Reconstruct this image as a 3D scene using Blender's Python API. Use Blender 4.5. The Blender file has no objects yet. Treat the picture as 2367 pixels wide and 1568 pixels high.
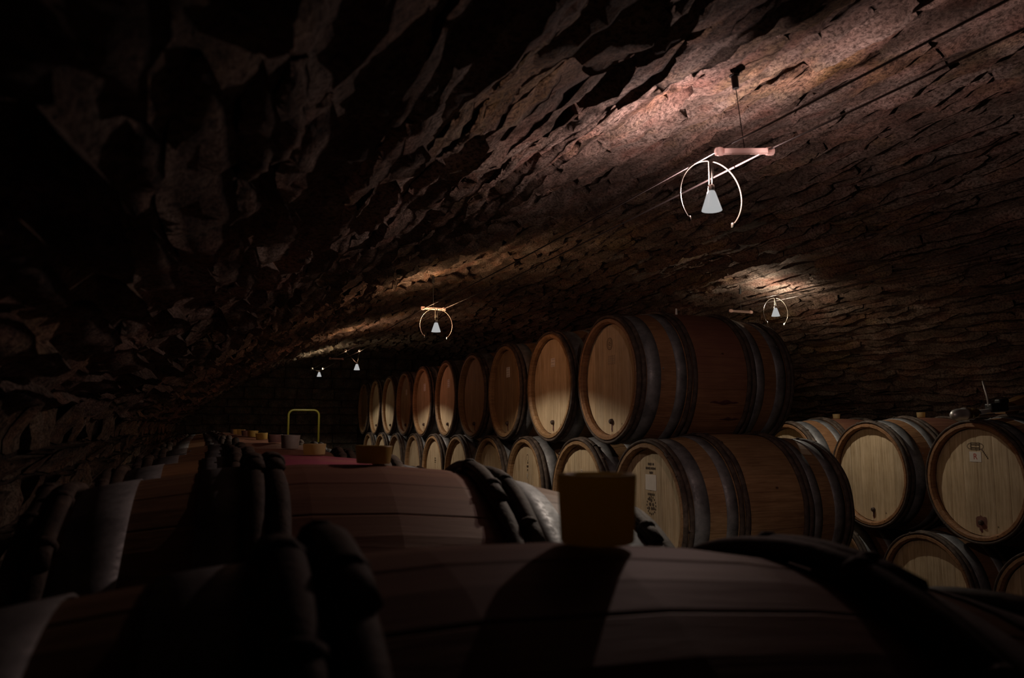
import bpy, math, random
from mathutils import Vector, Matrix, noise
PI = math.pi
scene = bpy.context.scene
COL = scene.collection

# ------------------------------------------------------------------ camera, world, exposure
EYE = 1.40                                   # eye height over the cellar floor
cam_d = bpy.data.cameras.new('camera'); cam = bpy.data.objects.new('camera', cam_d); COL.objects.link(cam)
cam_d.sensor_width = 36.0; cam_d.lens = 28.0; cam_d.clip_start = 0.02; cam_d.clip_end = 60
cam.location = (0, 0, EYE)
cam.rotation_euler = (math.radians(90 + 6.385), 0, math.radians(-21.186))
cam_d.dof.use_dof = True; cam_d.dof.focus_distance = 3.9; cam_d.dof.aperture_fstop = 8.0
scene.camera = cam
w = bpy.data.worlds.new('world'); scene.world = w; w.use_nodes = True
w.node_tree.nodes['Background'].inputs[0].default_value = (0.5, 0.45, 0.45, 1)
w.node_tree.nodes['Background'].inputs[1].default_value = 0.0
vs = scene.view_settings
vs.view_transform = 'Standard'; vs.look = 'None'; vs.gamma = 1.0; vs.exposure = 0.0; vs.use_curve_mapping = False
# lamp powers (the lights themselves are built with the lamps)
BEAM = (1.0, 0.90, 0.74)
LAMPS = [  # x, y, z, style, beam watts, beam angle, watts leaking upward, colour of that, all-round glow watts, its colour
    (1.130, 1.578, EYE + .547, 'ring', 15, 124, 10.5, (1.0, 0.68, 0.66), 8.5, (1.0, 0.70, 0.62)),
    (1.130, 4.021, EYE + .527, 'ring', 17, 140, 3.0, (1.0, 0.72, 0.38), 3.0, (1.0, 0.48, 0.26)),
    (1.180, 6.600, EYE + .502, 'vee', 17, 140, 3.0, (1.0, 0.75, 0.42), 2.6, (1.0, 0.40, 0.26)),
    (1.160, 8.740, EYE + .575, 'vee', 17, 140, 3.0, (1.0, 0.88, 0.55), 1.0, (1.0, 0.75, 0.50)),
    (3.150, 3.798, EYE + .684, 'ring', 15, 140, 3.8, (1.0, 0.86, 0.68), 2.2, (1.0, 0.74, 0.50)),
]

# ------------------------------------------------------------------ helpers
def link(name, verts, faces, mat=None, parent=None, smooth=False, mesh=None):
    if mesh is None:
        me = bpy.data.meshes.new(name); me.from_pydata(verts, [], faces)
        me.update()
        if smooth: me.polygons.foreach_set('use_smooth', [True] * len(me.polygons))
        if mat: me.materials.append(mat)
    else: me = mesh
    o = bpy.data.objects.new(name, me); COL.objects.link(o)
    if parent: o.parent = parent
    return o
def tag(o, label=None, cat=None, group=None, kind=None):
    if label: o['label'] = label
    if cat: o['category'] = cat
    if group: o['group'] = group
    if kind: o['kind'] = kind
    return o
def empty(name, loc, rz=0.0, rx=0.0, ry=0.0):
    o = bpy.data.objects.new(name, None); COL.objects.link(o)
    o.location = loc; o.rotation_euler = (rx, ry, rz); o.empty_display_size = .1
    return o
class MB:
    def __init__(s): s.v = []; s.f = []
    def add(s, v, f):
        b = len(s.v); s.v += [tuple(p) for p in v]; s.f += [tuple(i + b for i in q) for q in f]
    def box(s, c, d, m=None):
        x, y, z = c; a, b, e = d[0] / 2, d[1] / 2, d[2] / 2
        v = [Vector((x + i * a, y + j * b, z + k * e)) for i in (-1, 1) for j in (-1, 1) for k in (-1, 1)]
        if m: v = [m @ p for p in v]
        s.add(v, [(0, 1, 3, 2), (4, 6, 7, 5), (0, 4, 5, 1), (2, 3, 7, 6), (0, 2, 6, 4), (1, 5, 7, 3)])
    def tube(s, pts, r, n=8, caps=True):
        pts = [Vector(p) for p in pts]; rs = r if isinstance(r, (list, tuple)) else [r] * len(pts)
        v = []; up = None
        for i, p in enumerate(pts):
            t = (pts[min(i + 1, len(pts) - 1)] - pts[max(i - 1, 0)]).normalized()
            if up is None: up = Vector((0, 0, 1)) if abs(t.z) < .9 else Vector((1, 0, 0))
            a = t.cross(up).normalized(); b = a.cross(t).normalized(); up = b
            for k in range(n):
                q = 2 * PI * k / n; v.append(p + (a * math.cos(q) + b * math.sin(q)) * rs[i])
        f = [(i * n + k, i * n + (k + 1) % n, (i + 1) * n + (k + 1) % n, (i + 1) * n + k) for i in range(len(pts) - 1) for k in range(n)]
        if caps: f += [tuple(range(n))[::-1], tuple((len(pts) - 1) * n + k for k in range(n))]
        s.add(v, f)
    def lathe(s, prof, n=24, axis='z', c=(0, 0, 0), capped=True):
        v = []
        for r, h in prof:
            for k in range(n):
                q = 2 * PI * k / n; x, y = r * math.cos(q), r * math.sin(q)
                p = (x, y, h) if axis == 'z' else ((h, x, y) if axis == 'x' else (x, h, y))
                v.append((p[0] + c[0], p[1] + c[1], p[2] + c[2]))
        m = len(prof)
        f = [(i * n + k, i * n + (k + 1) % n, (i + 1) * n + (k + 1) % n, (i + 1) * n + k) for i in range(m - 1) for k in range(n)]
        if capped: f += [tuple(range(n))[::-1], tuple((m - 1) * n + k for k in range(n))]
        s.add(v, f)
    def build(s, name, mat, parent=None, smooth=False):
        return link(name, s.v, s.f, mat, parent, smooth)

# ------------------------------------------------------------------ materials
def mat_new(name):
    m = bpy.data.materials.new(name); m.use_nodes = True
    nt = m.node_tree; b = nt.nodes['Principled BSDF']
    return m, nt, b
def N(nt, typ, **k):
    n = nt.nodes.new(typ)
    for a, v in k.items():
        if a == 'inp':
            for i, q in v.items(): n.inputs[i].default_value = q
        else: setattr(n, a, v)
    return n
def ramp(nt, src, stops):
    r = N(nt, 'ShaderNodeValToRGB'); el = r.color_ramp.elements
    while len(el) < len(stops): el.new(.5)
    for e, (p, c) in zip(el, stops): e.position = p; e.color = (*c, 1)
    nt.links.new(src, r.inputs[0]); return r.outputs[0]
def coords(nt, scale=(1, 1, 1), kind='Object'):
    t = N(nt, 'ShaderNodeTexCoord'); m = N(nt, 'ShaderNodeMapping'); m.inputs['Scale'].default_value = scale
    nt.links.new(t.outputs[kind], m.inputs[0]); return m.outputs[0]
def noise_t(nt, vec, scale, detail=4, rough=.55, dist=0):
    n = N(nt, 'ShaderNodeTexNoise', inp={'Scale': scale, 'Detail': detail, 'Roughness': rough, 'Distortion': dist})
    nt.links.new(vec, n.inputs['Vector']); return n.outputs[0]
def mix(nt, fac, a, b, typ='MIX'):
    m = N(nt, 'ShaderNodeMix', data_type='RGBA', blend_type=typ)
    for s, i in ((fac, 0), (a, 6), (b, 7)):
        if isinstance(s, (int, float)): m.inputs[i].default_value = s
        elif isinstance(s, tuple): m.inputs[i].default_value = (*s, 1)
        else: nt.links.new(s, m.inputs[i])
    return m.outputs[2]
def math_n(nt, op, a, b=0.0, clamp=False):
    m = N(nt, 'ShaderNodeMath', operation=op, use_clamp=clamp)
    for s, i in ((a, 0), (b, 1)):
        if isinstance(s, (int, float)): m.inputs[i].default_value = s
        else: nt.links.new(s, m.inputs[i])
    return m.outputs[0]
def translucent(m, col, fac):
    nt = m.node_tree; b = nt.nodes['Principled BSDF']; t = N(nt, 'ShaderNodeBsdfTranslucent'); t.inputs[0].default_value = (*col, 1)
    x = N(nt, 'ShaderNodeMixShader'); x.inputs[0].default_value = fac
    nt.links.new(b.outputs[0], x.inputs[1]); nt.links.new(t.outputs[0], x.inputs[2]); nt.links.new(x.outputs[0], nt.nodes['Material Output'].inputs[0])
def bump(nt, b, h, strength=.5, dist=.01):
    n = N(nt, 'ShaderNodeBump', inp={'Strength': strength, 'Distance': dist})
    nt.links.new(h, n.inputs['Height']); nt.links.new(n.outputs[0], b.inputs['Normal'])
def maprange(nt, v, a, b, c=0.0, d=1.0):
    m = N(nt, 'ShaderNodeMapRange', inp={1: a, 2: b, 3: c, 4: d}); m.interpolation_type = 'SMOOTHSTEP'
    nt.links.new(v, m.inputs[0]); return m.outputs[0]

def stone_mat(name, base, warm, pale, ochre, st=(1, 1, 1)):
    m, nt, b = mat_new(name)
    v = coords(nt, st)
    big = noise_t(nt, v, 2.2, 3); mid = noise_t(nt, v, 9, 5, .6); fine = noise_t(nt, coords(nt, (1, .7, 1)), 110, 7, .72); grit = noise_t(nt, v, 260, 3, .6)
    c = ramp(nt, mid, [(.30, base), (.5, warm), (.72, pale)])
    om = maprange(nt, noise_t(nt, v, 3.4, 4, .6), .56, .66)
    c = mix(nt, math_n(nt, 'MULTIPLY', om, .38), c, ochre)
    oi = N(nt, 'ShaderNodeObjectInfo')
    c = mix(nt, maprange(nt, fine, .60, .34), c, tuple(x * .45 for x in base))
    c = mix(nt, .55, c, ramp(nt, big, [(.3, (.62, .60, .58)), (.7, (1.2, 1.15, 1.1))]), 'MULTIPLY')
    tint = noise_t(nt, v, 6.5, 3, .5)
    c = mix(nt, .85, c, ramp(nt, tint, [(.30, (1.0, .72, .66)), (.42, (1.15, 1.12, 1.10)), (.52, (.82, .86, .84)), (.62, (1.12, .92, .84)), (.72, (1.2, 1.02, .70))]), 'MULTIPLY')
    nt.links.new(c, b.inputs['Base Color']); b.inputs['Roughness'].default_value = .92
    b.inputs['Specular IOR Level'].default_value = .2
    h = math_n(nt, 'ADD', math_n(nt, 'MULTIPLY', mid, 1.1), math_n(nt, 'ADD', fine, math_n(nt, 'MULTIPLY', grit, .35)))
    bump(nt, b, h, 1.0, .022)
    return m
M = {}
M['vault'] = stone_mat('vault_stone', (.17, .12, .10), (.36, .27, .23), (.62, .52, .47), (.50, .36, .15), (1, .45, 1))
M['rubble'] = stone_mat('rubble_stone', (.16, .12, .09), (.30, .23, .17), (.46, .40, .32), (.36, .26, .13))
M['farwall'] = stone_mat('far_wall_stone', (.12, .10, .08), (.22, .19, .16), (.40, .36, .31), (.20, .15, .08))
M['mortar'] = stone_mat('mortar', (.05, .038, .03), (.09, .07, .055), (.13, .10, .085), (.12, .08, .05))
M['earth'] = stone_mat('floor_gravel', (.07, .055, .045), (.12, .10, .08), (.2, .17, .14), (.15, .1, .06))

def oak(name, dark, light, stain=0.0, wine=(.185, .075, .055), axis='x', rough=.6, spread=.25):
    m, nt, b = mat_new(name)
    sc = {'x': (2.2, 30, 30), 'z': (30, 30, 2.2)}[axis]
    v = coords(nt, sc); g = noise_t(nt, v, 2.6, 6, .62, .6)
    c = ramp(nt, g, [(.28, dark), (.50, tuple((a + q) / 2 for a, q in zip(dark, light))), (.72, light)])
    blot = noise_t(nt, coords(nt), 5.0, 4, .6)
    c = mix(nt, .5, c, ramp(nt, blot, [(.3, (.6, .55, .5)), (.65, (1.1, 1.08, 1.05))]), 'MULTIPLY')
    oi = N(nt, 'ShaderNodeObjectInfo')
    c = mix(nt, .8, c, ramp(nt, oi.outputs['Random'], [(0, (1 - spread, 1 - spread, 1 - spread * 1.1)), (1, (1.08, 1.05, 1.0))]), 'MULTIPLY')
    if stain > 0:
        t = N(nt, 'ShaderNodeTexCoord'); s = N(nt, 'ShaderNodeSeparateXYZ'); nt.links.new(t.outputs['Object'], s.inputs[0])
        ax = math_n(nt, 'ABSOLUTE', s.outputs[0])
        n2 = noise_t(nt, coords(nt, (2, 6, 3)), 2.2, 4, .6)
        zone = math_n(nt, 'MULTIPLY', maprange(nt, ax, .22, .10), maprange(nt, s.outputs[2], -.32, .22))
        zone = math_n(nt, 'MULTIPLY', zone, maprange(nt, n2, .25, .62, .45, 1.0))
        c = mix(nt, math_n(nt, 'MULTIPLY', zone, stain), c, wine)
    # knots and small dark nicks
    k = N(nt, 'ShaderNodeTexVoronoi', inp={'Scale': 5.0}); nt.links.new(coords(nt, (1, 1.6, 1.6)), k.inputs['Vector'])
    c = mix(nt, maprange(nt, k.outputs['Distance'], .06, .02), c, tuple(x * .35 for x in dark))
    nt.links.new(c, b.inputs['Base Color']); b.inputs['Roughness'].default_value = rough
    b.inputs['Specular IOR Level'].default_value = .3
    bump(nt, b, g, .25, .003)
    return m
M['oak'] = oak('oak_staves', (.21, .12, .06), (.43, .275, .15))
M['oak_red'] = oak('oak_staves_wine_stained', (.20, .10, .05), (.38, .21, .11), stain=.85)
M['oak_wine'] = oak('oak_staves_magenta_stain', (.20, .10, .05), (.38, .21, .11), stain=.95, wine=(.20, .035, .065))
M['oak_old'] = oak('oak_staves_old', (.17, .09, .05), (.33, .19, .105), stain=.75)
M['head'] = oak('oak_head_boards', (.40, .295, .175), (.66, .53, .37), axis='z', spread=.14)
M['head_dark'] = oak('oak_head_boards_darker', (.24, .15, .08), (.42, .30, .17), axis='z', spread=.14)  # darker copy of the head boards; on the centre stack it paints in shade
M['beam'] = oak('timber_beam', (.10, .07, .045), (.22, .16, .10), axis='x')

def bark():
    m, nt, b = mat_new('chestnut_hoop_bark')
    v = coords(nt); n1 = noise_t(nt, v, 22, 5, .65); n2 = noise_t(nt, v, 130, 4, .6)
    c = ramp(nt, n1, [(.3, (.025, .018, .015)), (.55, (.075, .054, .042)), (.75, (.16, .12, .095))])
    nt.links.new(c, b.inputs['Base Color']); b.inputs['Roughness'].default_value = .75
    b.inputs['Specular IOR Level'].default_value = .3
    bump(nt, b, math_n(nt, 'ADD', n1, math_n(nt, 'MULTIPLY', n2, .4)), .55, .004)
    return m
M['bark'] = bark()
def plain(name, col, rough=.5, metal=0.0, emit=0.0, var=0.0, scale=30, spec=.5, sss=0.0):
    m, nt, b = mat_new(name)
    n = noise_t(nt, coords(nt), scale, 4, .6)
    c = ramp(nt, n, [(.3, tuple(x * (1 - var) for x in col)), (.7, tuple(min(1, x * (1 + var * .5)) for x in col))])
    nt.links.new(c, b.inputs['Base Color'])
    b.inputs['Roughness'].default_value = rough; b.inputs['Metallic'].default_value = metal
    b.inputs['Specular IOR Level'].default_value = spec
    if emit: b.inputs['Emission Color'].default_value = (*col, 1); b.inputs['Emission Strength'].default_value = emit
    if sss: b.inputs['Subsurface Weight'].default_value = sss; b.inputs['Subsurface Radius'].default_value = (.02, .012, .004)
    return m
def steel():
    m, nt, b = mat_new('galvanised_steel_hoop')
    v = coords(nt); n = noise_t(nt, v, 14, 5, .65); f = noise_t(nt, v, 120, 4, .6)
    nt.links.new(ramp(nt, n, [(.3, (.10, .10, .105)), (.6, (.25, .25, .255)), (.8, (.33, .32, .32))]), b.inputs['Base Color'])
    nt.links.new(maprange(nt, f, .3, .7, .48, .72), b.inputs['Roughness'])
    b.inputs['Metallic'].default_value = .4
    bump(nt, b, f, .12, .002); return m
M['steel'] = steel()
M['paper'] = plain('paper_label', (.80, .78, .76), .8, var=.06)
M['paper_pink'] = plain('paper_label_pinkish', (.66, .60, .53), .8, var=.06)
M['ink'] = plain('branding_ink', (.07, .045, .025), .8, var=.2)
M['ink_grey'] = plain('grey_print', (.30, .28, .26), .8)
M['ink_red'] = plain('red_ink', (.42, .06, .05), .8)
M['chalk'] = plain('chalk', (.62, .55, .45), .9)
M['spile'] = plain('dark_wooden_spile', (.06, .035, .025), .7, var=.3)
M['winestain'] = plain('wine_dribble', (.10, .03, .03), .5, var=.3)
M['bung_y'] = plain('yellow_silicone', (.52, .40, .09), .45, var=.12, scale=60, sss=.15)
M['bung_o'] = plain('ochre_silicone', (.42, .27, .07), .45, var=.12, scale=60)
M['bung_b'] = plain('beige_silicone', (.50, .38, .20), .45, var=.12, scale=60, sss=.15)
M['bung_p'] = plain('pinkish_silicone', (.36, .20, .17), .5, var=.12, scale=60, sss=.1)
M['bung_g'] = plain('grey_silicone', (.34, .29, .25), .5, var=.12, scale=60, sss=.1)
M['white'] = plain('white_plastic', (.70, .70, .68), .4)
M['glass_rod'] = plain('pale_acrylic_rod', (.085, .078, .066), .25)
M['bar'] = plain('milky_acrylic_bar', (.30, .25, .24), .3); translucent(M['bar'], (.92, .80, .78), .85)
M['cable'] = plain('lamp_cable', (.10, .085, .085), .45, metal=.5)
M['darkmetal'] = plain('dark_metal', (.035, .035, .035), .4, metal=.6)
M['chrome'] = plain('polished_steel', (.62, .60, .58), .42, metal=.65, var=.05)
M['brass'] = plain('brass', (.55, .38, .14), .3, metal=1.0)
M['black'] = plain('black_plastic', (.015, .015, .015), .5)
M['yellow'] = plain('yellow_paint', (.11, .09, .006), .45, var=.15)
M['rubber'] = plain('rubber', (.02, .02, .02), .8)
M['wedge'] = plain('raw_wood_block', (.32, .17, .07), .65, var=.25, scale=12)
M['bulb'] = plain('glowing_bulb', (1.0, 1.0, 1.0), .4, emit=.40); M['bulb'].node_tree.nodes['Principled BSDF'].inputs['Base Color'].links and M['bulb'].node_tree.links.remove(M['bulb'].node_tree.nodes['Principled BSDF'].inputs['Base Color'].links[0]); M['bulb'].node_tree.nodes['Principled BSDF'].inputs['Base Color'].default_value = (0, 0, 0, 1)
translucent(M['bung_o'], (.60, .42, .10), .35)
for k_, c_ in (('bung_y', (.80, .62, .14)), ('bung_b', (.70, .52, .28))): translucent(M[k_], c_, .6)
M['silk'] = plain('cobweb', (.45, .40, .38), .8)

# ------------------------------------------------------------------ the setting
VX, VZ, VR = 2.20, EYE - 2.65, 3.67          # vault: centre line x, centre height, radius
SPRING = 0.745                               # half angle of the vault in radians
Y0, Y1 = -1.6, 10.35
XL, XR = VX - VR * math.sin(SPRING), VX + VR * math.sin(SPRING)
ZS = VZ + VR * math.cos(SPRING)
def campx(p):
    q = cam.matrix_basis.inverted() @ Vector(p)
    if q.z > -.15: return None
    return (1183.5 + 1841 * q.x / -q.z, 784 - 1841 * q.y / -q.z, -q.z)
def stonework(parent, P, u0, u1, v0, v1, cw, cl, prot, seed, mat, fine=.008, wob=.02, singles=300, nmax=(12, 4), tilt=.018, taper=.92, sink=0.0):
    R = random.Random(seed); vb = [v0]
    while vb[-1] < v1 - cw[0]: vb.append(vb[-1] + R.uniform(*cw))
    vb[-1] = v1
    def edge(k, u):
        if k == 0 or k == len(vb) - 1: return vb[k]
        return vb[k] + wob * (noise.noise((u * 1.6, k * 5.37, seed)) + .6 * noise.noise((u * 6.5, k * 3.1, seed + 4)))
    out = []
    for k in range(len(vb) - 1):
        u = u0 - R.uniform(0, cl[1] * .6)
        while u < u1:
            L = R.uniform(*cl); a, b = max(u, u0), min(u + L, u1); u += L
            if b - a < cl[0] * .35: continue
            n = max(4, min(nmax[0], int((b - a) / .022))); m = nmax[1]
            g = .0016 + R.random() * .0036; hp = R.uniform(*prot)
            ta = R.uniform(-1, 1) * tilt + tilt * .75; tb = R.uniform(-1, 1) * tilt * .45
            sk = R.uniform(-.008, .008); off = R.random() * 50
            V = []; F = []
            for i in range(n + 1):
                for j in range(m + 1):
                    fi, fj = i / n, j / m
                    uu = a + g + (b - a - 2 * g) * fi + sk * (fj - .5)
                    e0, e1 = edge(k, uu) + g, edge(k + 1, uu) - g
                    tp = min(1, taper + 3.0 * min(fi, 1 - fi))     # stones narrow toward their ends
                    mid_ = (e0 + e1) / 2; vv = mid_ + (fj - .5) * (e1 - e0) * tp
                    h = hp - sink * (1 - min(1, 4 * min(fi, 1 - fi))) + ta * (fj - .5) * 2 + tb * (fi - .5) * 2
                    h += fine * (noise.noise((uu * 9, vv * 16, off)) * 1.3 + noise.noise((uu * 28, vv * 40, off)) * .8 + noise.noise((uu * 70, vv * 90, off)) * .45)
                    if i in (0, n) or j in (0, m): h -= .002 + .005 * noise.random()
                    V.append(P(uu, vv, max(h, .003)))
            for i in range(n):
                for j in range(m):
                    q = i * (m + 1) + j; F.append((q, q + 1, q + m + 2, q + m + 1))
            rim = [i * (m + 1) for i in range(n + 1)] + [n * (m + 1) + j for j in range(1, m + 1)] + [i * (m + 1) + m for i in range(n - 1, -1, -1)] + [j for j in range(m - 1, 0, -1)]
            base = len(V)
            for r in rim:
                i, j = divmod(r, m + 1); uu = a + g + (b - a - 2 * g) * i / n + sk * (j / m - .5)
                e0, e1 = edge(k, uu) + g, edge(k + 1, uu) - g
                tp = min(1, taper + 3.0 * min(i / n, 1 - i / n)); vv = (e0 + e1) / 2 + (j / m - .5) * (e1 - e0) * tp
                V.append(P(uu, vv, -.012))
            c = len(rim)
            for i in range(c): F.append((rim[i], base + i, base + (i + 1) % c, rim[(i + 1) % c]))
            p = campx(P((a + b) / 2, (vb[k] + vb[k + 1]) / 2, hp)); score = 0
            if p and -100 < p[0] < 2467 and -100 < p[1] < 1668: score = (b - a) * (vb[k + 1] - vb[k]) / p[2] ** 2
            out.append((score, V, F))
    out.sort(key=lambda t: -t[0])
    for s, V, F in out[:singles]:
        link('stone', V, F, mat, parent, True)
    rest = MB()
    for s, V, F in out[singles:]: rest.add(V, F)
    o = rest.build('stonework', mat, parent, True); tag(o, kind='stuff')
# vault shell
mb = MB(); nu, nv = 420, 130
for j in range(nv + 1):
    ph = -SPRING + 2 * SPRING * j / nv
    for i in range(nu + 1):
        y = Y0 + (Y1 - Y0) * i / nu; v_ = ph * VR; r = VR - .017 - .011 * noise.noise((y * 2.2, v_ * 13, 1)) - .008 * noise.noise((y * 7, v_ * 24, 5)) - .004 * noise.noise((y * 25, v_ * 50, 9))
        mb.v.append((VX + r * math.sin(ph), y, VZ + r * math.cos(ph)))
for j in range(nv):
    for i in range(nu):
        q = j * (nu + 1) + i; mb.f.append((q, q + 1, q + nu + 2, q + nu + 1))
b0 = len(mb.v)                                       # back of the vault gives it thickness
for ph_i in range(nv + 1):
    ph = -SPRING + 2 * SPRING * ph_i / nv
    for y in (Y0, Y1): mb.v.append((VX + (VR + .3) * math.sin(ph), y, VZ + (VR + .3) * math.cos(ph)))
for j in range(nv): mb.f.append((b0 + 2 * j, b0 + 2 * j + 2, b0 + 2 * j + 3, b0 + 2 * j + 1))
ceiling = tag(mb.build('ceiling', M['vault'], smooth=True), kind='structure')
def Pv(u, v, h):
    ph = v / VR; r = VR - h
    return (VX + r * math.sin(ph), u, VZ + r * math.cos(ph))
stonework(ceiling, Pv, Y0, Y1, -SPRING * VR, SPRING * VR, (.034, .080), (.20, .75), (.024, .040), 11, M['vault'], fine=.010, wob=.030, nmax=(18, 4), tilt=.0145, taper=.40, sink=.012)
def wallbox(name, c, d, mat):
    m = MB(); m.box(c, d); return tag(m.build(name, mat), kind='structure')
wl = wallbox('wall_left', (XL - .10, (Y0 + Y1) / 2, ZS / 2), (.2, Y1 - Y0 + .3, ZS), M['mortar'])
stonework(wl, lambda u, v, h: (XL + h, u, v), Y0, Y1, .02, ZS, (.05, .11), (.08, .22), (.006, .028), 21, M['rubble'], fine=.010, wob=.02, singles=150, nmax=(8, 4))
wr = wallbox('wall_right', (XR + .10, (Y0 + Y1) / 2, ZS / 2), (.2, Y1 - Y0 + .3, ZS), M['mortar'])
stonework(wr, lambda u, v, h: (XR - h, u, v), Y0, Y1, .02, ZS, (.08, .16), (.16, .40), (.01, .04), 22, M['rubble'], fine=.012, wob=.02, singles=80, nmax=(7, 3))
wb = wallbox('wall_back', (VX, Y1 + .1, 1.3), (XR - XL + .2, .2, 2.6), M['mortar'])
stonework(wb, lambda u, v, h: (u, Y1 - h, v), XL, XR, .02, 2.5, (.09, .17), (.18, .45), (.008, .03), 23, M['farwall'], fine=.008, wob=.012, singles=120, nmax=(6, 3))
wf = wallbox('wall_front', (VX, Y0 - .1, 1.3), (XR - XL + .2, .2, 2.6), M['mortar'])
m = MB(); nn = 24
for i in range(nn + 1):
    for j in range(nn + 1):
        x = XL - .1 + (XR - XL + .2) * i / nn; y = Y0 + (Y1 - Y0) * j / nn; m.v.append((x, y, 0.004 * noise.noise((x * 3, y * 3, 0))))
for i in range(nn):
    for j in range(nn): q = i * (nn + 1) + j; m.f.append((q, q + nn + 1, q + nn + 2, q + 1))
tag(m.build('floor', M['earth'], smooth=True), kind='structure')

# ------------------------------------------------------------------ barrels
HL, NS, REC = .44, 27, .034                    # half length, staves per barrel, recess of the head
RB, RE = .335, .296                            # bilge radius, end radius
def rad(s): return RB - (RB - RE) * (abs(s) / HL) ** 2
RH = RE - .0265
def stave_geo(k):
    """one stave, its outer face crowned, edges dropped into the joint, chime bevelled inside"""
    V = []; F = []; da = 2 * PI / NS; a0 = PI / 2 - da / 2 + k * da
    xs = [-HL, -HL + .012, -.33, -.22, -.11, 0, .11, .22, .33, HL - .012, HL]
    for i, x in enumerate(xs):
        ro = rad(x); ri = ro - .027
        if i in (0, len(xs) - 1): ri = ro - .016; ro -= .003
        for f, r in ((.004, ro - .0009), (.04, ro), (.5, ro + .0004), (.96, ro), (.996, ro - .0009), (.996, ri), (.004, ri)):
            a = a0 + f * da; V.append((x, r * math.cos(a), r * math.sin(a)))
    for i in range(len(xs) - 1):
        for j in range(7):
            a, b = i * 7 + j, i * 7 + (j + 1) % 7; F.append((a, b, b + 7, a + 7))
    F.append(tuple(range(7))[::-1]); F.append(tuple((len(xs) - 1) * 7 + j for j in range(7)))
    return V, F
def data(name, mb_, mat, smooth=False):
    me = bpy.data.meshes.new(name); me.from_pydata(mb_.v, [], mb_.f); me.materials.append(mat)
    if smooth: me.polygons.foreach_set('use_smooth', [True] * len(me.polygons))
    return me
BW = [-.30, -.175, -.088, .004, .09, .172, .30]
def board_geo(j, sign):
    y0, y1 = BW[j] + .0007, BW[j + 1] - .0007; y0 = max(y0, -RH * .999); y1 = min(y1, RH * .999)
    n = 10; V = []; F = []
    x0 = sign * (HL - REC); x1 = sign * (HL - REC - .018)
    for i in range(n + 1):
        y = y0 + (y1 - y0) * i / n; h = math.sqrt(max(RH * RH - y * y, 1e-6))
        dx = .0012 * sign if i in (0, n) else 0
        V += [(x0 - dx, y, -h), (x0 - dx, y, h), (x1, y, h), (x1, y, -h)]
    for i in range(n):
        for q in range(4): a, b = i * 4 + q, i * 4 + (q + 1) % 4; F.append((a, b, b + 4, a + 4))
    F += [(0, 1, 2, 3), (n * 4 + 3, n * 4 + 2, n * 4 + 1, n * 4)]
    return V, F
LAPK = 1.0
def hoop_path(rh, seed, n=84):
    tot = 2 * PI + .55; out = []
    for i in range(n + 1):
        f = i / n; a = f * tot
        lap = max(0.0, min(1.0, (a - (2 * PI - .25)) / .30)); lap = lap * lap * (3 - 2 * lap)
        th = min(1.0, .35 + a / .45)                       # first end shaved thin, last end cut blunt
        nz = noise.noise((math.cos(a) * 3, math.sin(a) * 3, seed)); kn = max(0, noise.noise((a * 2.3, seed, 3)) - .25)
        out.append((a, rh + .0076 * th + lap * .0075 * LAPK + .0008 * nz, nz * .003 + (a / tot - .5) * .003, th * (1 + .06 * nz + .12 * kn) * (1 - (.22 if LAPK == 1.0 else .5) * lap)))
    return out
def rod_hoop(s, seed, n=84, m=8):
    mb = MB(); rh = rad(s); P = hoop_path(rh, seed, n)
    for a, r, dx, t in P:
        for k in range(m):
            q = 2 * PI * k / m; h = .0084 * t * math.sin(q); wdt = .0128 * (.55 + .45 * t) * math.cos(q)
            rr = r + h; mb.v.append((wdt + dx, rr * math.cos(a), rr * math.sin(a)))
    for i in range(n):
        for k in range(m): mb.f.append((i * m + k, i * m + (k + 1) % m, (i + 1) * m + (k + 1) % m, (i + 1) * m + k))
    mb.f += [tuple(range(m))[::-1], tuple(n * m + k for k in range(m))]
    return mb
def binding(s, seed, a, wid=.010):
    mb = MB(); rh = rad(s) + .0076
    lap = 1 if a < .5 else 0
    for t in (-.5, -.2, .2, .5):
        aa = a + t * wid / rh; e = 1.0 if abs(t) < .3 else .86
        for k in range(10):
            q = 2 * PI * k / 10; h = (.0086 + .005 * lap * LAPK) * e * math.sin(q) + lap * .0035 * LAPK; wd = .0146 * e * math.cos(q)
            mb.v.append((wd, (rh + h) * math.cos(aa), (rh + h) * math.sin(aa)))
    for i in range(3):
        for k in range(10): mb.f.append((i * 10 + k, i * 10 + (k + 1) % 10, (i + 1) * 10 + (k + 1) % 10, (i + 1) * 10 + k))
    mb.f += [tuple(range(10))[::-1], tuple(30 + k for k in range(10))]
    return mb
def band(s0, s1, seed):
    mb = MB(); n = 72
    for i in range(n + 1):
        a = 2 * PI * i / n + (.0 if i < n else .09); lift = .0 if i < n else .002
        for s, dr in ((s0, .0005), (s0, .0024), ((s0 + s1) / 2, .0028), (s1, .0024), (s1, .0005)):
            r = rad(s) + dr + lift; mb.v.append((s, r * math.cos(a), r * math.sin(a)))
    for i in range(n):
        for k in range(4): mb.f.append((i * 5 + k, i * 5 + k + 1, i * 5 + k + 6, i * 5 + k + 5))
    for s in (s0 + .012, s1 - .012):                        # rivet heads at the lap
        r = rad(s) + .004
        for da in (.03,):
            c = Vector((s, r * math.cos(da), r * math.sin(da))); V = []
            for k in range(6): q = k * PI / 3; V.append((c.x + .004 * math.cos(q), c.y, c.z + .004 * math.sin(q)))
            V.append((c.x, c.y + .003, c.z)); mb.add(V, [(k, (k + 1) % 6, 6) for k in range(6)])
    return mb
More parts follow.
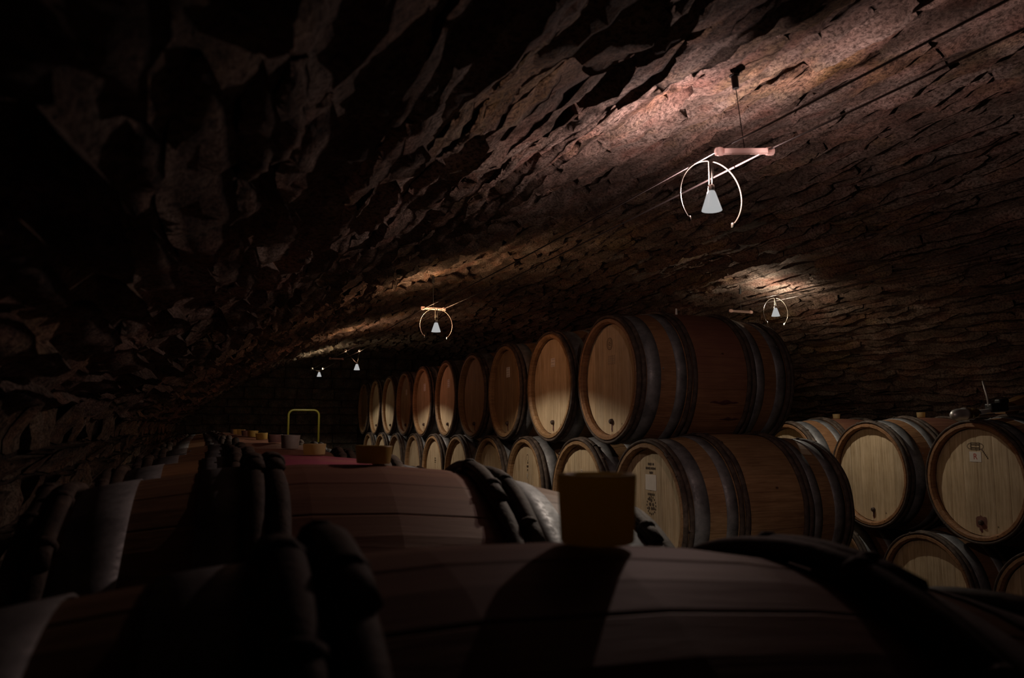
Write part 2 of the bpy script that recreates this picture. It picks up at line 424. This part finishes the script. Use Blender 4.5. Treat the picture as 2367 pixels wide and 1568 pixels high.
def make_kit(rb, re_, q1, q2):
    global RB, RE, RH
    RB, RE = rb, re_; RH = RE - .0265
    STAVE = []; allst = MB()
    for k in range(NS):
        V, F = stave_geo(k); allst.add(V, F)
        me = bpy.data.meshes.new('stave'); me.from_pydata(V, [], F); me.materials.append(M['oak']); STAVE.append(me)
    STAVES = data('staves', allst, M['oak'])
    BOARD = []; hf = MB(); hb = MB()
    for j in range(6):
        V, F = board_geo(j, -1); hf.add(V, F)
        me = bpy.data.meshes.new('head_board'); me.from_pydata(V, [], F); me.materials.append(M['head']); BOARD.append(me)
        hb.add(*board_geo(j, 1))
    HEADF = data('head', hf, M['head']); HEADB = data('rear_head', hb, M['head'])
    RODS = {}
    for s in (q1, q2, .404, .428):
        for v in range(2):
            mb = rod_hoop(s, v * 7.7 + s * 31)
            bs = [binding(s, v, a) for a in (.10, .43, 2.4 + v)]
            far = MB(); far.v = list(mb.v); far.f = list(mb.f)
            for q in bs: far.add(q.v, q.f)
            RODS[(s, v)] = (data('wooden_hoop', mb, M['bark'], True), [data('binding', q, M['bark'], True) for q in bs], data('wooden_hoop', far, M['bark'], True))
    BANDS = {}
    for sg in (-1, 1):
        for a, b in ((q2 + .016, q2 + .068), (.322, .388)):
            BANDS[(sg, round(a, 3))] = data('steel_hoop', band(sg * a, sg * b, 1), M['steel'], True)
    return dict(rb=rb, re=re_, q=(q1, q2), STAVE=STAVE, STAVES=STAVES, BOARD=BOARD, HEADF=HEADF, HEADB=HEADB, RODS=RODS, BANDS=BANDS, simple=(allst, hf, hb))
KIT_NEAR = make_kit(.340, .276, .176, .206)
KIT_FRONT = make_kit(.340, .276, .150, .178)
LAPK = 0.0
KIT = make_kit(.335, .296, .150, .178)
SP = MB(); SP.lathe([(.0135, 0), (.012, -.012), (.008, -.016)], 12, 'x', (-(HL - REC), .0, -.205))
SPILE = data('spile', SP, M['spile'])
DR = MB(); DR.v = [(-(HL - REC) - .0006, y, z) for y, z in ((-.009, -.205), (.009, -.205), (.007, -.235), (.010, -.243), (.004, -.256), (-.005, -.252), (-.004, -.235))]
DR.v += [(x + .0006, y, z) for x, y, z in DR.v]; DR.f = [(6, 5, 4, 3, 2, 1, 0)] + [(i, (i + 1) % 7, 7 + (i + 1) % 7, 7 + i) for i in range(7)]
DRIB = data('wine_dribble', DR, M['winestain'])

def barrel(label, group, loc, yaw=0.0, body='oak', head='head', detail=True, roll=0.0, scale=1.0, seed=0, spile=True, rear=True, kit=None, tip=0.0, lap=None):
    kit = kit or KIT; q1, q2 = kit['q']
    R = random.Random(seed * 13 + 5)
    t = empty('wine_barrel', loc, yaw, ry=tip); t.scale = (scale,) * 3
    tag(t, label, 'barrel', group)
    def put(name, me, mat=None, parent=t, rx=0, x=0):
        o = bpy.data.objects.new(name, me); COL.objects.link(o); o.parent = parent
        if rx: o.rotation_euler.x = rx
        if x: o.location.x = x
        if mat:
            o.material_slots[0].link = 'OBJECT'; o.material_slots[0].material = mat
        return o
    if detail:
        for me in kit['STAVE']: put('stave', me, M[body], rx=roll)
        for me in kit['BOARD']: put('head_board', me, M[head])
    else:
        put('staves', kit['STAVES'], M[body], rx=roll)['kind'] = 'stuff'
        put('head', kit['HEADF'], M[head])
    if rear: put('rear_head', kit['HEADB'], M[head])
    for sg in (-1, 1):
        for a in (round(q2 + .016, 3), .322): put('steel_hoop', kit['BANDS'][(sg, a)], rx=R.uniform(0, 6.28))
        for s in (q1, q2, .404, .428):
            v = R.randrange(2); me, bs, far = kit['RODS'][(s, v)]; rx = (1.37 if lap is None else lap) + R.uniform(-.28, .28)
            if s > .4: rx += R.uniform(-.6, .6)
            if detail:
                o = put('wooden_hoop', me, rx=rx, x=sg * s)
                for q in bs: put('binding', q, parent=o)
            else: put('wooden_hoop', far, rx=rx, x=sg * s)
    if spile: put('spile', SPILE); put('wine_dribble', DRIB)
    return t
SIMPLE = MB(); cuts = []
for q in KIT['simple']: SIMPLE.add(q.v, q.f)
n_wood = len(SIMPLE.f)
for sg in (-1, 1):
    for s_ in (.150, .178, .404, .428):
        q = rod_hoop(s_, s_ * 31, 48, 6); SIMPLE.add([(x + sg * s_, z, -y) for x, y, z in q.v], q.f)
n_bark = len(SIMPLE.f)
for sg in (-1, 1):
    for a in (.194, .322): q = band(sg * a, sg * (a + .055), 1); SIMPLE.add(q.v, q.f)
SIMPLE_ME = data('wine_barrel', SIMPLE, M['oak']); SIMPLE_ME.materials.append(M['bark']); SIMPLE_ME.materials.append(M['steel'])
SIMPLE_ME.polygons.foreach_set('material_index', [0] * n_wood + [1] * (n_bark - n_wood) + [2] * (len(SIMPLE.f) - n_bark))
def hidden_barrel(loc, group, label):
    o = bpy.data.objects.new('wine_barrel', SIMPLE_ME); COL.objects.link(o); o.location = loc
    tag(o, label, 'barrel', group)

def front_pos(b, y, z): return (-(HL - REC) - .0008, y, z)
def label_part(b, name, y, z, wd, ht, mat, lines=0, tilt=0.0):
    m = MB(); x = -(HL - REC)
    m.box((x - .0008, 0, 0), (.0012, wd, ht)); o = m.build(name, mat, b); o.location = (0, y, z); o.rotation_euler.x = tilt
    if lines:
        p = MB(); R = random.Random(int(y * 1e4) + lines)
        for i in range(lines):
            zz = ht * (.36 - .72 * i / max(1, lines - 1)) if lines > 1 else 0; yy = -wd * .40
            while yy < wd * .36:
                l = R.uniform(.08, .22) * wd; l = min(l, wd * .40 - yy); p.box((x - .0016, yy + l / 2, zz), (.0006, l, ht * .05)); yy += l + wd * .05
        p.build('print', M['ink_grey'], o)
    return o
def ring_stamp(b, y, z, r, mat, inner=True):
    m = MB(); x = -(HL - REC) - .0007
    def annulus(ra, rb):
        n = 28; V = []
        for k in range(n):
            q = 2 * PI * k / n
            V += [(x, y + ra * math.cos(q), z + ra * math.sin(q)), (x, y + rb * math.cos(q), z + rb * math.sin(q))]
        m.add(V, [(2 * k, 2 * k + 1, 2 * ((k + 1) % n) + 1, 2 * ((k + 1) % n)) for k in range(n)])
    annulus(r, r * .91)
    if inner:
        annulus(r * .72, r * .66)
        for i, wd in enumerate((.55, .9, .6)): m.box((x, y, z + (1 - i) * r * .26), (.0005, wd * r, r * .10))
    return m.build('branded_stamp', mat, b)
def word_block(b, name, y, z, widths, lh, mat):
    m = MB(); x = -(HL - REC) - .0007; R = random.Random(len(widths))
    for i, wd in enumerate(widths):
        yy = -wd / 2
        while yy < wd / 2 - lh * .3:
            l = lh * R.uniform(.35, .6); m.box((x, y + yy + l / 2, z - i * lh * 1.7), (.0005, l, lh * R.uniform(.8, 1.0))); yy += l + lh * .16
            if R.random() < .18: yy += lh * .5
    return m.build(name, mat, b)
def text_part(b, s, y, z, size, mat, dx=.0018, name='lettering'):
    cu = bpy.data.curves.new('lettering', 'FONT'); cu.body = s; cu.size = size; cu.align_x = 'CENTER'; cu.align_y = 'CENTER'; cu.extrude = .0002
    tmp = bpy.data.objects.new('lettering_source', cu); COL.objects.link(tmp)
    dg = bpy.context.evaluated_depsgraph_get(); me = bpy.data.meshes.new_from_object(tmp.evaluated_get(dg))
    bpy.data.objects.remove(tmp); me.materials.clear(); me.materials.append(mat)
    me.transform(Matrix(((0, 0, -1, -(HL - REC) - dx), (-1, 0, 0, y), (0, 1, 0, z), (0, 0, 0, 1))))
    o = bpy.data.objects.new(name, me); COL.objects.link(o); o.parent = b
    return o

# --- foreground row (top layer), its crest just under the lens
ORD = ['nearest', 'second', 'third', 'fourth', 'fifth', 'sixth', 'seventh', 'eighth', 'ninth', 'tenth', 'eleventh', 'twelfth', 'thirteenth']
fg = [(.267, .520, -.083), (.2485, 1.230, -.056), (.2505, 1.935, -.064), (.265, 2.635, -.066), (.277, 3.335, -.060), (.273, 4.035, -.056), (.27, 4.735, -.052),
      (.27, 5.435, -.052), (.27, 6.135, -.05), (.27, 6.835, -.05), (.27, 7.535, -.05), (.27, 8.235, -.05), (.27, 8.935, -.05)]
G1 = 'foreground row of barrels with wooden hoops'
FGL = ['wine barrel nearest the camera, dim wine-stained staves under the tall yellow bung',
       'second foreground barrel, its right steel hoop lit bright, wide ochre bung on top',
       'third barrel of the foreground row, magenta wine stain beside its low pale yellow bung']
fbar = []
for i, (x, y, zt) in enumerate(fg):
    lab = FGL[i] if i < 3 else '%s foreground barrel counted from the camera, dark stained top with chestnut hoops' % ORD[i]
    b = barrel(lab, G1, (x - .019 - (.014 if i == 0 else 0), y, EYE + zt - .3395), 0, 'oak_old' if i != 2 else 'oak_wine', 'head_dark', i < 4, seed=i + 1, kit=KIT_NEAR if i == 0 else KIT_FRONT, tip=.055, lap=1.5)
    fbar.append(b)
hidden_barrel((.250, -.190, EYE - .085 - RB), G1, 'oak wine barrel of the foreground row, directly under the camera')
for i in range(13):
    hidden_barrel((.265, .17 + .70 * i, EYE - .075 - RB - .622), 'unseen bottom layer under the foreground row', 'oak wine barrel in the unseen bottom layer below the foreground row')

# --- centre stack, heads facing the aisle
SX = 1.823 + HL
up = []; G2 = 'upper layer of the centre stack'
UL = ['large front barrel of the upper stack, red-stained middle, round stamp on pale head',
      'second barrel of the upper stack, head orange above and cream below with faint label',
      'third barrel of the upper stack, dim head with a bright white label',
      'fourth barrel of the upper stack, dim head with only a faint label outline',
      'fifth barrel of the upper stack, cream head with white label and dark spile',
      'sixth barrel of the upper stack, reddish head with white label',
      'seventh barrel of the upper stack, dim brown head with small grey label',
      'eighth barrel of the upper stack, narrow pale head third from the far end',
      'ninth barrel of the upper stack, brightest narrow head second from the far end',
      'farthest barrel of the upper stack, dim brown head beside the dark end wall']
for i in range(10):
    b = barrel(UL[i], G2, (SX + (0, .0, -.005, .0, .01, -.006, .0, .004, 0, 0)[i], 3.446 + .70 * i, EYE + .237), (0, .01, -.012, .008, -.01, .012, 0, .01, -.01, 0)[i],
               'oak_red' if i == 0 else 'oak', ('head', 'head', 'head_dark', 'head_dark', 'head', 'head', 'head_dark', 'head', 'head', 'head_dark')[i], i < 3, seed=20 + i)  # heads between the lamps have their dimness put into the board colour
    up.append(b)
G3 = 'second layer of the centre stack'
LL = ['front barrel of the lower stack layer, printed lines, pale label and emblem on its head',
      'second barrel of the lower stack layer, cream head just left of the big foreground bung',
      'third barrel of the lower stack layer, stamped letters and chalk mark on its cream head',
      'fourth barrel of the lower stack layer, dim brown head in shadow',
      'fifth barrel of the lower stack layer, pale head right of a dark gap']
low = []
for i in range(10):
    lab = LL[i] if i < 5 else '%s lower-layer stack barrel from the front, narrow pale head above the foreground crest' % ORD[i]
    low.append(barrel(lab, G3, (SX + (0, .004, -.01, .006, -.004, 0, .008, 0, 0, 0)[i], 3.096 + .70 * i, EYE - .363), (0, .012, -.02, .01, 0, .015, -.01, 0, 0, 0)[i],
                      'oak', 'head_dark' if i == 3 else 'head', i < 3, seed=40 + i))  # shade on the fourth head is put into its board colour
for i in range(10):
    hidden_barrel((SX, 3.446 + .70 * i, EYE - .966), 'unseen bottom layer of the centre stack', 'oak wine barrel in the unseen bottom layer of the centre stack')
hidden_barrel((SX, 2.746, EYE - .966), 'unseen bottom layer of the centre stack', 'oak wine barrel in the unseen bottom layer of the centre stack')

# --- right stack
RX = 3.575 + .43
G4 = 'right-hand stack of barrels'
rt = []
RL = ['right-hand barrel under the steel racking tool, label with a red letter on its head',
      'middle barrel of the right stack, plain pale head with a dark spile at the bottom',
      'rear barrel of the right stack, half hidden by the centre stack, orange staves showing']
for i, y in enumerate((2.875, 3.555, 4.235)):
    rt.append(barrel(RL[i], G4, (RX, y, EYE - .264), -.06, 'oak_red', 'head', True, scale=.975, seed=60 + i))
RLL = ['lower right barrel at the frame edge, only its rounded rim in view',
       'lower right barrel with a shadow crossing its head, below the plain pale one',
       'lower right barrel peeping out beside the front of the lower centre stack']
for i, y in enumerate((2.535, 3.215, 3.895)):
    rt.append(barrel(RLL[i], G4, (RX, y, EYE - .851), -.04, 'oak_old', 'head', True, scale=.975, seed=70 + i))

# labels, stamps and prints on the heads  (y runs to the left of the head as seen)
ring_stamp(up[0], .015, .175, .030, M['ink'])
label_part(up[0], 'faint_label', .0, .095, .075, .045, M['head'], 4)
label_part(up[1], 'faint_label', .0, .135, .055, .050, M['paper_pink'], 3)
for b in (up[2], up[4], up[5]): label_part(b, 'paper_label', -.005, .125, .062, .066, M['paper'], 4)
label_part(up[3], 'faint_label', .0, .13, .062, .06, M['head_dark'], 4)
label_part(up[6], 'paper_label', .0, .11, .05, .055, M['paper_pink'], 2)
word_block(low[0], 'printed_lines', .0, .205, (.055, .08, .035), .011, M['ink'])
label_part(low[0], 'paper_label', .0, .125, .090, .068, M['paper_pink'], 0)
m = MB(); R_ = random.Random(4)
for k in range(16):
    q = 2 * PI * k / 16
    m.box((-(HL - REC) - .0007, .037 * math.cos(q), .025 + .037 * math.sin(q)), (.0005, .006, .008))
for y, z in ((.012, .03), (-.014, .03), (0, .048), (-.004, .012), (.016, .052), (-.02, .014), (.02, .012)):
    m.lathe([(.0075, 0), (.0075, .0005)], 8, 'x', (-(HL - REC) - .001, y, z))
for k in range(5): m.box((-(HL - REC) - .0007, .024 - .012 * k, .073), (.0005, .008, .010))
m.build('branded_emblem', M['ink'], low[0])
text_part(low[0], 'L', -.012, -.045, .028, M['ink']); text_part(low[0], 'A', -.012, -.078, .028, M['ink'])
ring_stamp(low[2], .0, .185, .020, M['ink'], False); word_block(low[2], 'printed_lines', .0, .155, (.022, .03, .015), .013, M['ink'])
text_part(low[2], 'R', .0, .075, .045, M['chalk'], name='chalk_letter')
text_part(low[1], 'R', .0, .135, .040, M['chalk'], name='chalk_letter')
for b in low[4:6]: word_block(b, 'printed_lines', .0, .11, (.035, .045, .03), .010, M['ink'])
lb = label_part(rt[0], 'paper_label', .012, .125, .070, .052, M['paper_pink'], 0); text_part(rt[0], 'R', .012, .125, .042, M['ink_red'])
m = MB(); x = -(HL - REC) - .0007
for dz in (-.017, .017): m.box((x, .01, .178 + dz), (.0005, .055, .004))
for dy in (-.026, .026): m.box((x, .01 + dy, .178), (.0005, .005, .036))
for k in range(5): m.box((x, .028 - .009 * k, .186), (.0005, .006, .007)); m.box((x, .028 - .009 * k, .170), (.0005, .006, .007))
for s in (-1, 1):
    for k in range(9):
        q = PI * k / 8 - PI / 2; m.box((x, .01 + s * (.030 + .018 * math.cos(q)), .178 + .014 * math.sin(q)), (.0005, .005, .003))
m.build('branded_crest', M['ink'], rt[0])
m = MB()
for k in range(6): m.box((x, -.03 - .006 * k, .160 - .008 * k), (.0005, .005, .009))
m.build('crayon_stroke', M['ink'], rt[0])

M['splash'] = plain('dried_wine_splash', (.17, .07, .05), .7, var=.35, scale=25)
m = MB(); n = 26; x = -(HL - REC) - .0005
for k in range(n):
    q = 2 * PI * k / n; r = .030 + .012 * noise.noise((math.cos(q) * 2, math.sin(q) * 2, 7)); m.v.append((x, r * 1.1 * math.cos(q), -.205 + r * 1.25 * math.sin(q)))
m.v.append((x - .0004, 0, -.205)); m.f = [(n, (k + 1) % n, k) for k in range(n)]; m.build('wine_stain', M['splash'], rt[0])
# dark dribbles low on the front upper barrel: thin crusted runs of dried wine on the staves
def crust(b, x0, x1, ang, wd, seed):
    m = MB(); n = 14
    for i in range(n + 1):
        f = i / n; x = x0 + (x1 - x0) * f; hw = wd * (.35 + .65 * abs(math.sin(f * 7 + seed))) * math.sin(PI * min(1, max(.08, f)) * .98)
        for j, d in ((-1, 0), (0, .0014), (1, 0)):
            a = ang + (j * hw + .006 * noise.noise((f * 4, seed, 0))) / rad(x); r = rad(x) + .0008 + d; m.v.append((x, -r * math.cos(a), r * math.sin(a)))
    for i in range(n):
        for j in range(2): q = i * 3 + j; m.f.append((q, q + 1, q + 4, q + 3))
    m.build('wine_dribble', M['winestain'], b)
crust(up[0], -.06, .10, -.36, .012, 1); crust(up[0], .02, .13, -.62, .010, 2)

# ------------------------------------------------------------------ timber rails under the stacks
def rail(x, y0, y1, h, label):
    m = MB(); m.box((x, (y0 + y1) / 2, h / 2), (.10, y1 - y0, h)); o = m.build('timber_rail', M['beam'])
    bv = o.modifiers.new('bevel', 'BEVEL'); bv.width = .006
    tag(o, label, 'timber')
rail(-.02, -.2, 9.1, EYE - .075 - 2 * RB - .622 + .003, 'left timber rail under the foreground row')
rail(.55, -.2, 9.1, EYE - .075 - 2 * RB - .622 + .003, 'right timber rail under the foreground row')
rail(SX - .28, 2.4, 10.2, EYE - .966 - RB + .007, 'aisle-side timber rail under the centre stack')
rail(SX + .28, 2.4, 10.2, EYE - .966 - RB + .007, 'rear timber rail under the centre stack')
rail(RX - .28, 2.1, 4.2, EYE - .851 - RB + .014, 'aisle-side timber rail under the right stack')
rail(RX + .28, 2.1, 4.2, EYE - .851 - RB + .014, 'wall-side timber rail under the right stack')

# ------------------------------------------------------------------ bungs
def bung(loc, rt_, rb_, h, mat, label, group, name='barrel_bung', tilt=(0, 0), cat='bung'):
    m = MB(); m.lathe([(rb_ * .97, 0), (rb_, .0015), (rb_ + (rt_ - rb_) * .96, h - .0015), (rt_ * .985, h), (rt_ * .80, h), (rt_ * .77, h - .002), (rt_ * .3, h - .002)], 32)
    o = m.build(name, mat, smooth=False); o.location = loc; o.rotation_euler = (tilt[0], tilt[1], 0)
    me = o.data
    for p in me.polygons: p.use_smooth = abs(p.normal.z) < .6
    tag(o, label, cat, group)
GB = 'silicone bungs along the foreground row'
bl = [((.267, .520), .0285, .0262, .0480, 'bung_y', 'large yellow silicone bung standing on the nearest barrel, blurred in the foreground'),
      ((.2485, 1.230), .0283, .0255, .0270, 'bung_o', 'wide ochre yellow bung on the second foreground barrel'),
      ((.2505, 1.935), .0270, .0245, .0250, 'bung_b', 'low pale yellow bung beside the magenta wine stain, third from the camera'),
      ((.265, 2.635), .0300, .0265, .0420, 'bung_g', 'greyish bung just left of the yellow hand truck leg'),
      ((.277, 3.335), .0300, .0260, .0320, 'bung_p', 'pinkish brown bung on the fifth foreground barrel'),
      ((.273, 4.035), .0290, .0260, .0300, 'bung_o', 'small orange-yellow bung on the sixth foreground barrel'),
      ((.270, 4.735), .0300, .0260, .0360, 'bung_o', 'small ochre bung on the seventh foreground barrel'),
      ((.270, 5.435), .0300, .0260, .0340, 'bung_p', 'small brown bung on the eighth foreground barrel'),
      ((.270, 6.135), .0300, .0260, .0380, 'bung_b', 'tiny beige bung on the ninth foreground barrel'),
      ((.270, 6.835), .0300, .0260, .0380, 'bung_b', 'tiny pale bung on the tenth foreground barrel'),
      ((.270, 7.535), .0300, .0260, .0380, 'bung_g', 'tiny greyish bung on the eleventh foreground barrel')]
for i, ((x, y), a, b, h, mm, lab) in enumerate(bl):
    bung((x, y, EYE + fg[i][2] + .0022), a, b, h, M[mm], lab, GB, tilt=((0, 0), (0, .02), (0, 0), (.03, .02), (0, 0), (.02, -.05), (0, .03), (0, 0), (0, 0), (0, 0), (0, 0))[i])
GR = 'bungs on the right stack'
ca, sa = math.cos(-.06), math.sin(-.06)
for i, lab in ((1, 'brown bung on the middle barrel of the right stack'), (2, 'brown bung on the rear barrel of the right stack')):
    l = rt[i].location; bung((l.x - .02, l.y, l.z + RB * .975 + .0005), .024, .022, .030, M['bung_b'], lab, GR)
m = MB(); m.lathe([(.005, -.01), (.0048, .0), (.0042, .030), (.003, .034)], 12); o = m.build('white_peg', M['white'])
o.location = (SX - .03, 3.446, EYE + .237 + RB); tag(o, 'thin white vent peg on top of the large front barrel', 'peg')

# ------------------------------------------------------------------ cable lamps
LINE1 = [(1.083, 1.200), .636]; LINE2 = [(3.075, 3.225), .770]
def zc(y, z, ys, sag=.010):
    for a, b in zip(ys, ys[1:]):
        if a <= y <= b: f = (y - a) / (b - a); return z - sag * 4 * f * (1 - f)
    return z
BAR1 = [-1.5, 1.46, 4.12, 7.45, 10.3]; BAR2 = [-1.5, 4.05, 7.2, 10.3]
def wire(x, z, ys, label):
    m = MB(); n = 90
    m.tube([(x + .002 * math.sin(i * .4), Y0 + (Y1 - Y0) * i / n, EYE + zc(Y0 + (Y1 - Y0) * i / n, z, ys)) for i in range(n + 1)], .0024, 6)
    tag(m.build('lamp_cable', M['cable'], smooth=True), label, 'cable', 'low-voltage lamp cables')
wire(LINE1[0][0], LINE1[1], BAR1, 'left cable of the pair above the foreground row')
wire(LINE1[0][1], LINE1[1] + .006, BAR1, 'right cable of the pair above the foreground row')
wire(LINE2[0][0], LINE2[1], BAR2, 'left cable of the pair over the right stack')
wire(LINE2[0][1], LINE2[1], BAR2, 'right cable of the pair over the right stack')
def zvault(x): return VZ + math.sqrt(VR * VR - (x - VX) ** 2)
def spreader(x0, x1, y, z, label, dy=0.0, twist=0.0):
    t = empty('spreader_bar', ((x0 + x1) / 2, y, EYE + z)); L = x1 - x0
    m = MB(); m.box((0, 0, 0), (L, .012, .0115)); m.build('bar', M['bar'], t); t.rotation_euler.z = twist; t.rotation_euler.y = -dy
    for s in (-1, 1):
        m = MB(); m.lathe([(.004, -.009), (.0095, -.008), (.0105, 0), (.0095, .008), (.004, .009)], 12, 'x', (s * L / 2, 0, 0)); m.build('cable_clip', M['bar'], t, True)
    top = zvault((x0 + x1) / 2) - (EYE + z); hang = top - .080
    m = MB(); m.tube([(0, 0, .006), (-.003, 0, hang)], .0011, 5); m.build('suspension_wire', M['darkmetal'], t)
    m = MB(); m.lathe([(.0078, hang), (.0082, hang + .030)], 14, c=(-.003, 0, 0)); m.lathe([(.0025, hang + .03), (.0025, top - .005)], 8, c=(-.003, 0, 0)); m.lathe([(.012, hang + .030), (.012, hang + .0325)], 12, c=(-.003, 0, 0)); m.build('ceiling_anchor', M['darkmetal'], t)
    tag(t, label, 'lamp fitting', 'spreader bars holding the cables')
spreader(1.076, 1.208, 1.462, .634, 'pale spreader bar between the cables just above the nearest lamp', twist=-.10, dy=.10)
spreader(1.083, 1.200, 4.12, .640, 'small spreader bar beside the second lamp over the foreground row')
spreader(1.083, 1.200, 7.45, .640, 'tiny spreader bar between the two farthest lamps')
spreader(3.02, 3.17, 4.05, .720, 'pale spreader bar left of the lamp behind the big barrel')

def lamp(i):
    x, y, z, style, beam, ang, leak, lcol, glow, gcol = LAMPS[i]
    t = empty('cable_lamp', (x, y, z))
    labs = ['nearest and largest glowing ring lamp hanging over the big barrel', 'second ring lamp along the cables, left of the barrel stack',
            'small cone lamp just above the far end of the stack', 'farthest star-like lamp near the end wall', 'ring lamp behind the big front barrel on the right']
    tag(t, labs[i], 'lamp', 'low-voltage cable lamps')
    m = MB(); m.lathe([(.0085, .024), (.011, .018), (.0235, -.020), (.0245, -.024), (.020, -.0245)], 28); m.build('bulb', M['bulb'], t, False)
    m = MB(); m.lathe([(.006, .040), (.0075, .038), (.008, .0245)], 14); m.build('socket', M['chrome'], t, True)
    if style == 'ring':
        zt = {0: .100, 1: .100, 4: .086}[i]; r = .089; cz = zt - r
        for s in (-1, 1):
            pts = []
            for k in range(25):
                a = .10 + (2.22 if s < 0 else 2.30) * k / 24
                pts.append((s * r * math.sin(a), 0, cz + r * math.cos(a)))
            m = MB(); m.tube(pts, .0021, 8); m.build('arc_rod', M['glass_rod'], t, True)
            p = pts[-1]; m = MB(); m.lathe([(.0022, -.007), (.0042, -.005), (.0042, .005), (.0022, .006)], 10, c=p); m.build('end_cap', M['glass_rod'], t, True)
            m = MB(); m.tube([(s * .0045, 0, .032), (s * .0045, 0, zt - .002), (s * .010, 0, zt)], .0018, 8); m.build('stem', M['glass_rod'], t, True)
    else:
        zt = LINE1[1] + EYE - z
        for s in (-1, 1):
            wx = (LINE1[0][0] if s < 0 else LINE1[0][1]) - x; zz = zt + (.006 if s > 0 else 0)
            m = MB(); m.tube([(s * .004, 0, .034), (wx, 0, zz - .006)], .0014, 6); m.build('stem', M['glass_rod'], t, True)
            m = MB(); m.lathe([(.003, -.011), (.008, -.008), (.010, 0), (.008, .008), (.003, .011)], 12, c=(wx, 0, zz)); m.build('cable_clip', M['white'], t, True)
    ld = bpy.data.lights.new('beam', 'SPOT'); ld.energy = beam; ld.color = BEAM; ld.spot_size = math.radians(ang); ld.spot_blend = .22; ld.shadow_soft_size = .012
    lo = bpy.data.objects.new('beam', ld); COL.objects.link(lo); lo.parent = t; lo.location = (0, 0, -.030)
    ld = bpy.data.lights.new('glow', 'POINT'); ld.energy = glow; ld.color = gcol; ld.shadow_soft_size = .006
    lo = bpy.data.objects.new('glow', ld); COL.objects.link(lo); lo.parent = t; lo.location = (0, .014, .030)
    ld = bpy.data.lights.new('upward_leak', 'SPOT'); ld.energy = leak; ld.color = lcol; ld.spot_size = math.radians(174); ld.spot_blend = .55; ld.shadow_soft_size = .006
    lo = bpy.data.objects.new('upward_leak', ld); COL.objects.link(lo); lo.parent = t; lo.location = (0, .014, .032); lo.rotation_euler.x = PI
for i in range(5): lamp(i)

# ------------------------------------------------------------------ hand truck near the end wall
t = empty('hand_truck', (1.088, 9.40, 0)); tag(t, 'yellow tubular hand truck standing in the aisle before the end wall', 'hand truck')
m = MB(); w2 = .170; top = EYE + .205; pts = [(-w2, 0, .14), (-w2, 0, top - .06)]
for k in range(1, 7): a = k * PI / 12; pts.append((-w2 + .06 * (1 - math.cos(a)), 0, top - .06 + .06 * math.sin(a)))
pts += [(w2 - (p[0] + w2), 0, p[2]) for p in pts[::-1]]
m.tube(pts, .0125, 10); m.build('handle_frame', M['yellow'], t, True)
for z in (.35, .75, 1.15):
    m = MB(); m.tube([(-w2, 0, z), (0, .02, z), (w2, 0, z)], .009, 8); m.build('cross_bar', M['yellow'], t, True)
m = MB(); m.box((0, -.11, .012), (.36, .20, .008)); m.box((0, -.012, .07), (.30, .008, .12)); m.build('toe_plate', M['darkmetal'], t)
m = MB(); m.tube([(-.24, .06, .12), (.24, .06, .12)], .009, 8); m.build('axle', M['darkmetal'], t)
for s in (-1, 1):
    m = MB(); m.lathe([(.04, -.02), (.11, -.025), (.12, 0), (.11, .025), (.04, .02)], 28, 'x', (s * .215, .06, .12)); m.build('wheel', M['rubber'], t, True)

# ------------------------------------------------------------------ racking tool and wood block on the right barrel
b0_ = rt[0].location
t = empty('racking_wand', (3.505, b0_.y + .035, EYE + .066), rz=-.04, ry=-.09); t.scale = (1.3,) * 3; tag(t, 'polished steel racking tool with upright lever lying across the right-hand barrel', 'tool')
m = MB(); m.lathe([(.004, -.030), (.013, -.026), (.020, -.015), (.0225, 0), (.0225, .028), (.0245, .030), (.0245, .040), (.018, .042)], 22, 'x'); m.build('nose', M['chrome'], t, True)
m = MB(); m.lathe([(.015, .040), (.021, .044), (.021, .060), (.014, .064), (.014, .080), (.019, .083), (.019, .095), (.011, .098)], 20, 'x'); m.build('coupling', M['brass'], t, True)
m = MB(); m.lathe([(.010, .09), (.0095, .20), (.0105, .40)], 16, 'x'); m.build('pipe', M['chrome'], t, True)
m = MB(); m.box((.205, 0, .012), (.09, .034, .036)); m.box((.235, 0, .033), (.05, .028, .02)); o = m.build('valve_body', M['black'], t); bv = o.modifiers.new('bevel', 'BEVEL'); bv.width = .006; bv.segments = 2
m = MB(); m.tube([(.165, 0, .008), (.163, 0, .05), (.150, 0, .120)], [.005, .004, .0035], 10); m.build('lever', M['chrome'], t, True)
t = MB(); V = [(0, 0, 0), (.085, 0, -.008), (.085, .06, -.008), (0, .06, 0), (-.012, 0, .052), (.175, .0, .098), (.175, .06, .098), (-.012, .06, .052), (.075, 0, .068), (.075, .06, .068)]
t.add(V, [(0, 1, 8, 4), (3, 7, 9, 2), (4, 8, 9, 7), (8, 5, 6, 9), (0, 3, 2, 1), (0, 4, 7, 3), (1, 2, 6, 5), (1, 5, 8), (2, 9, 6)])
o = t.build('wooden_wedge', M['wedge']); o.location = (3.90, b0_.y + .078, EYE + .075); tag(o, 'reddish brown wooden wedge on the right-hand barrel behind the tool lever', 'wedge')
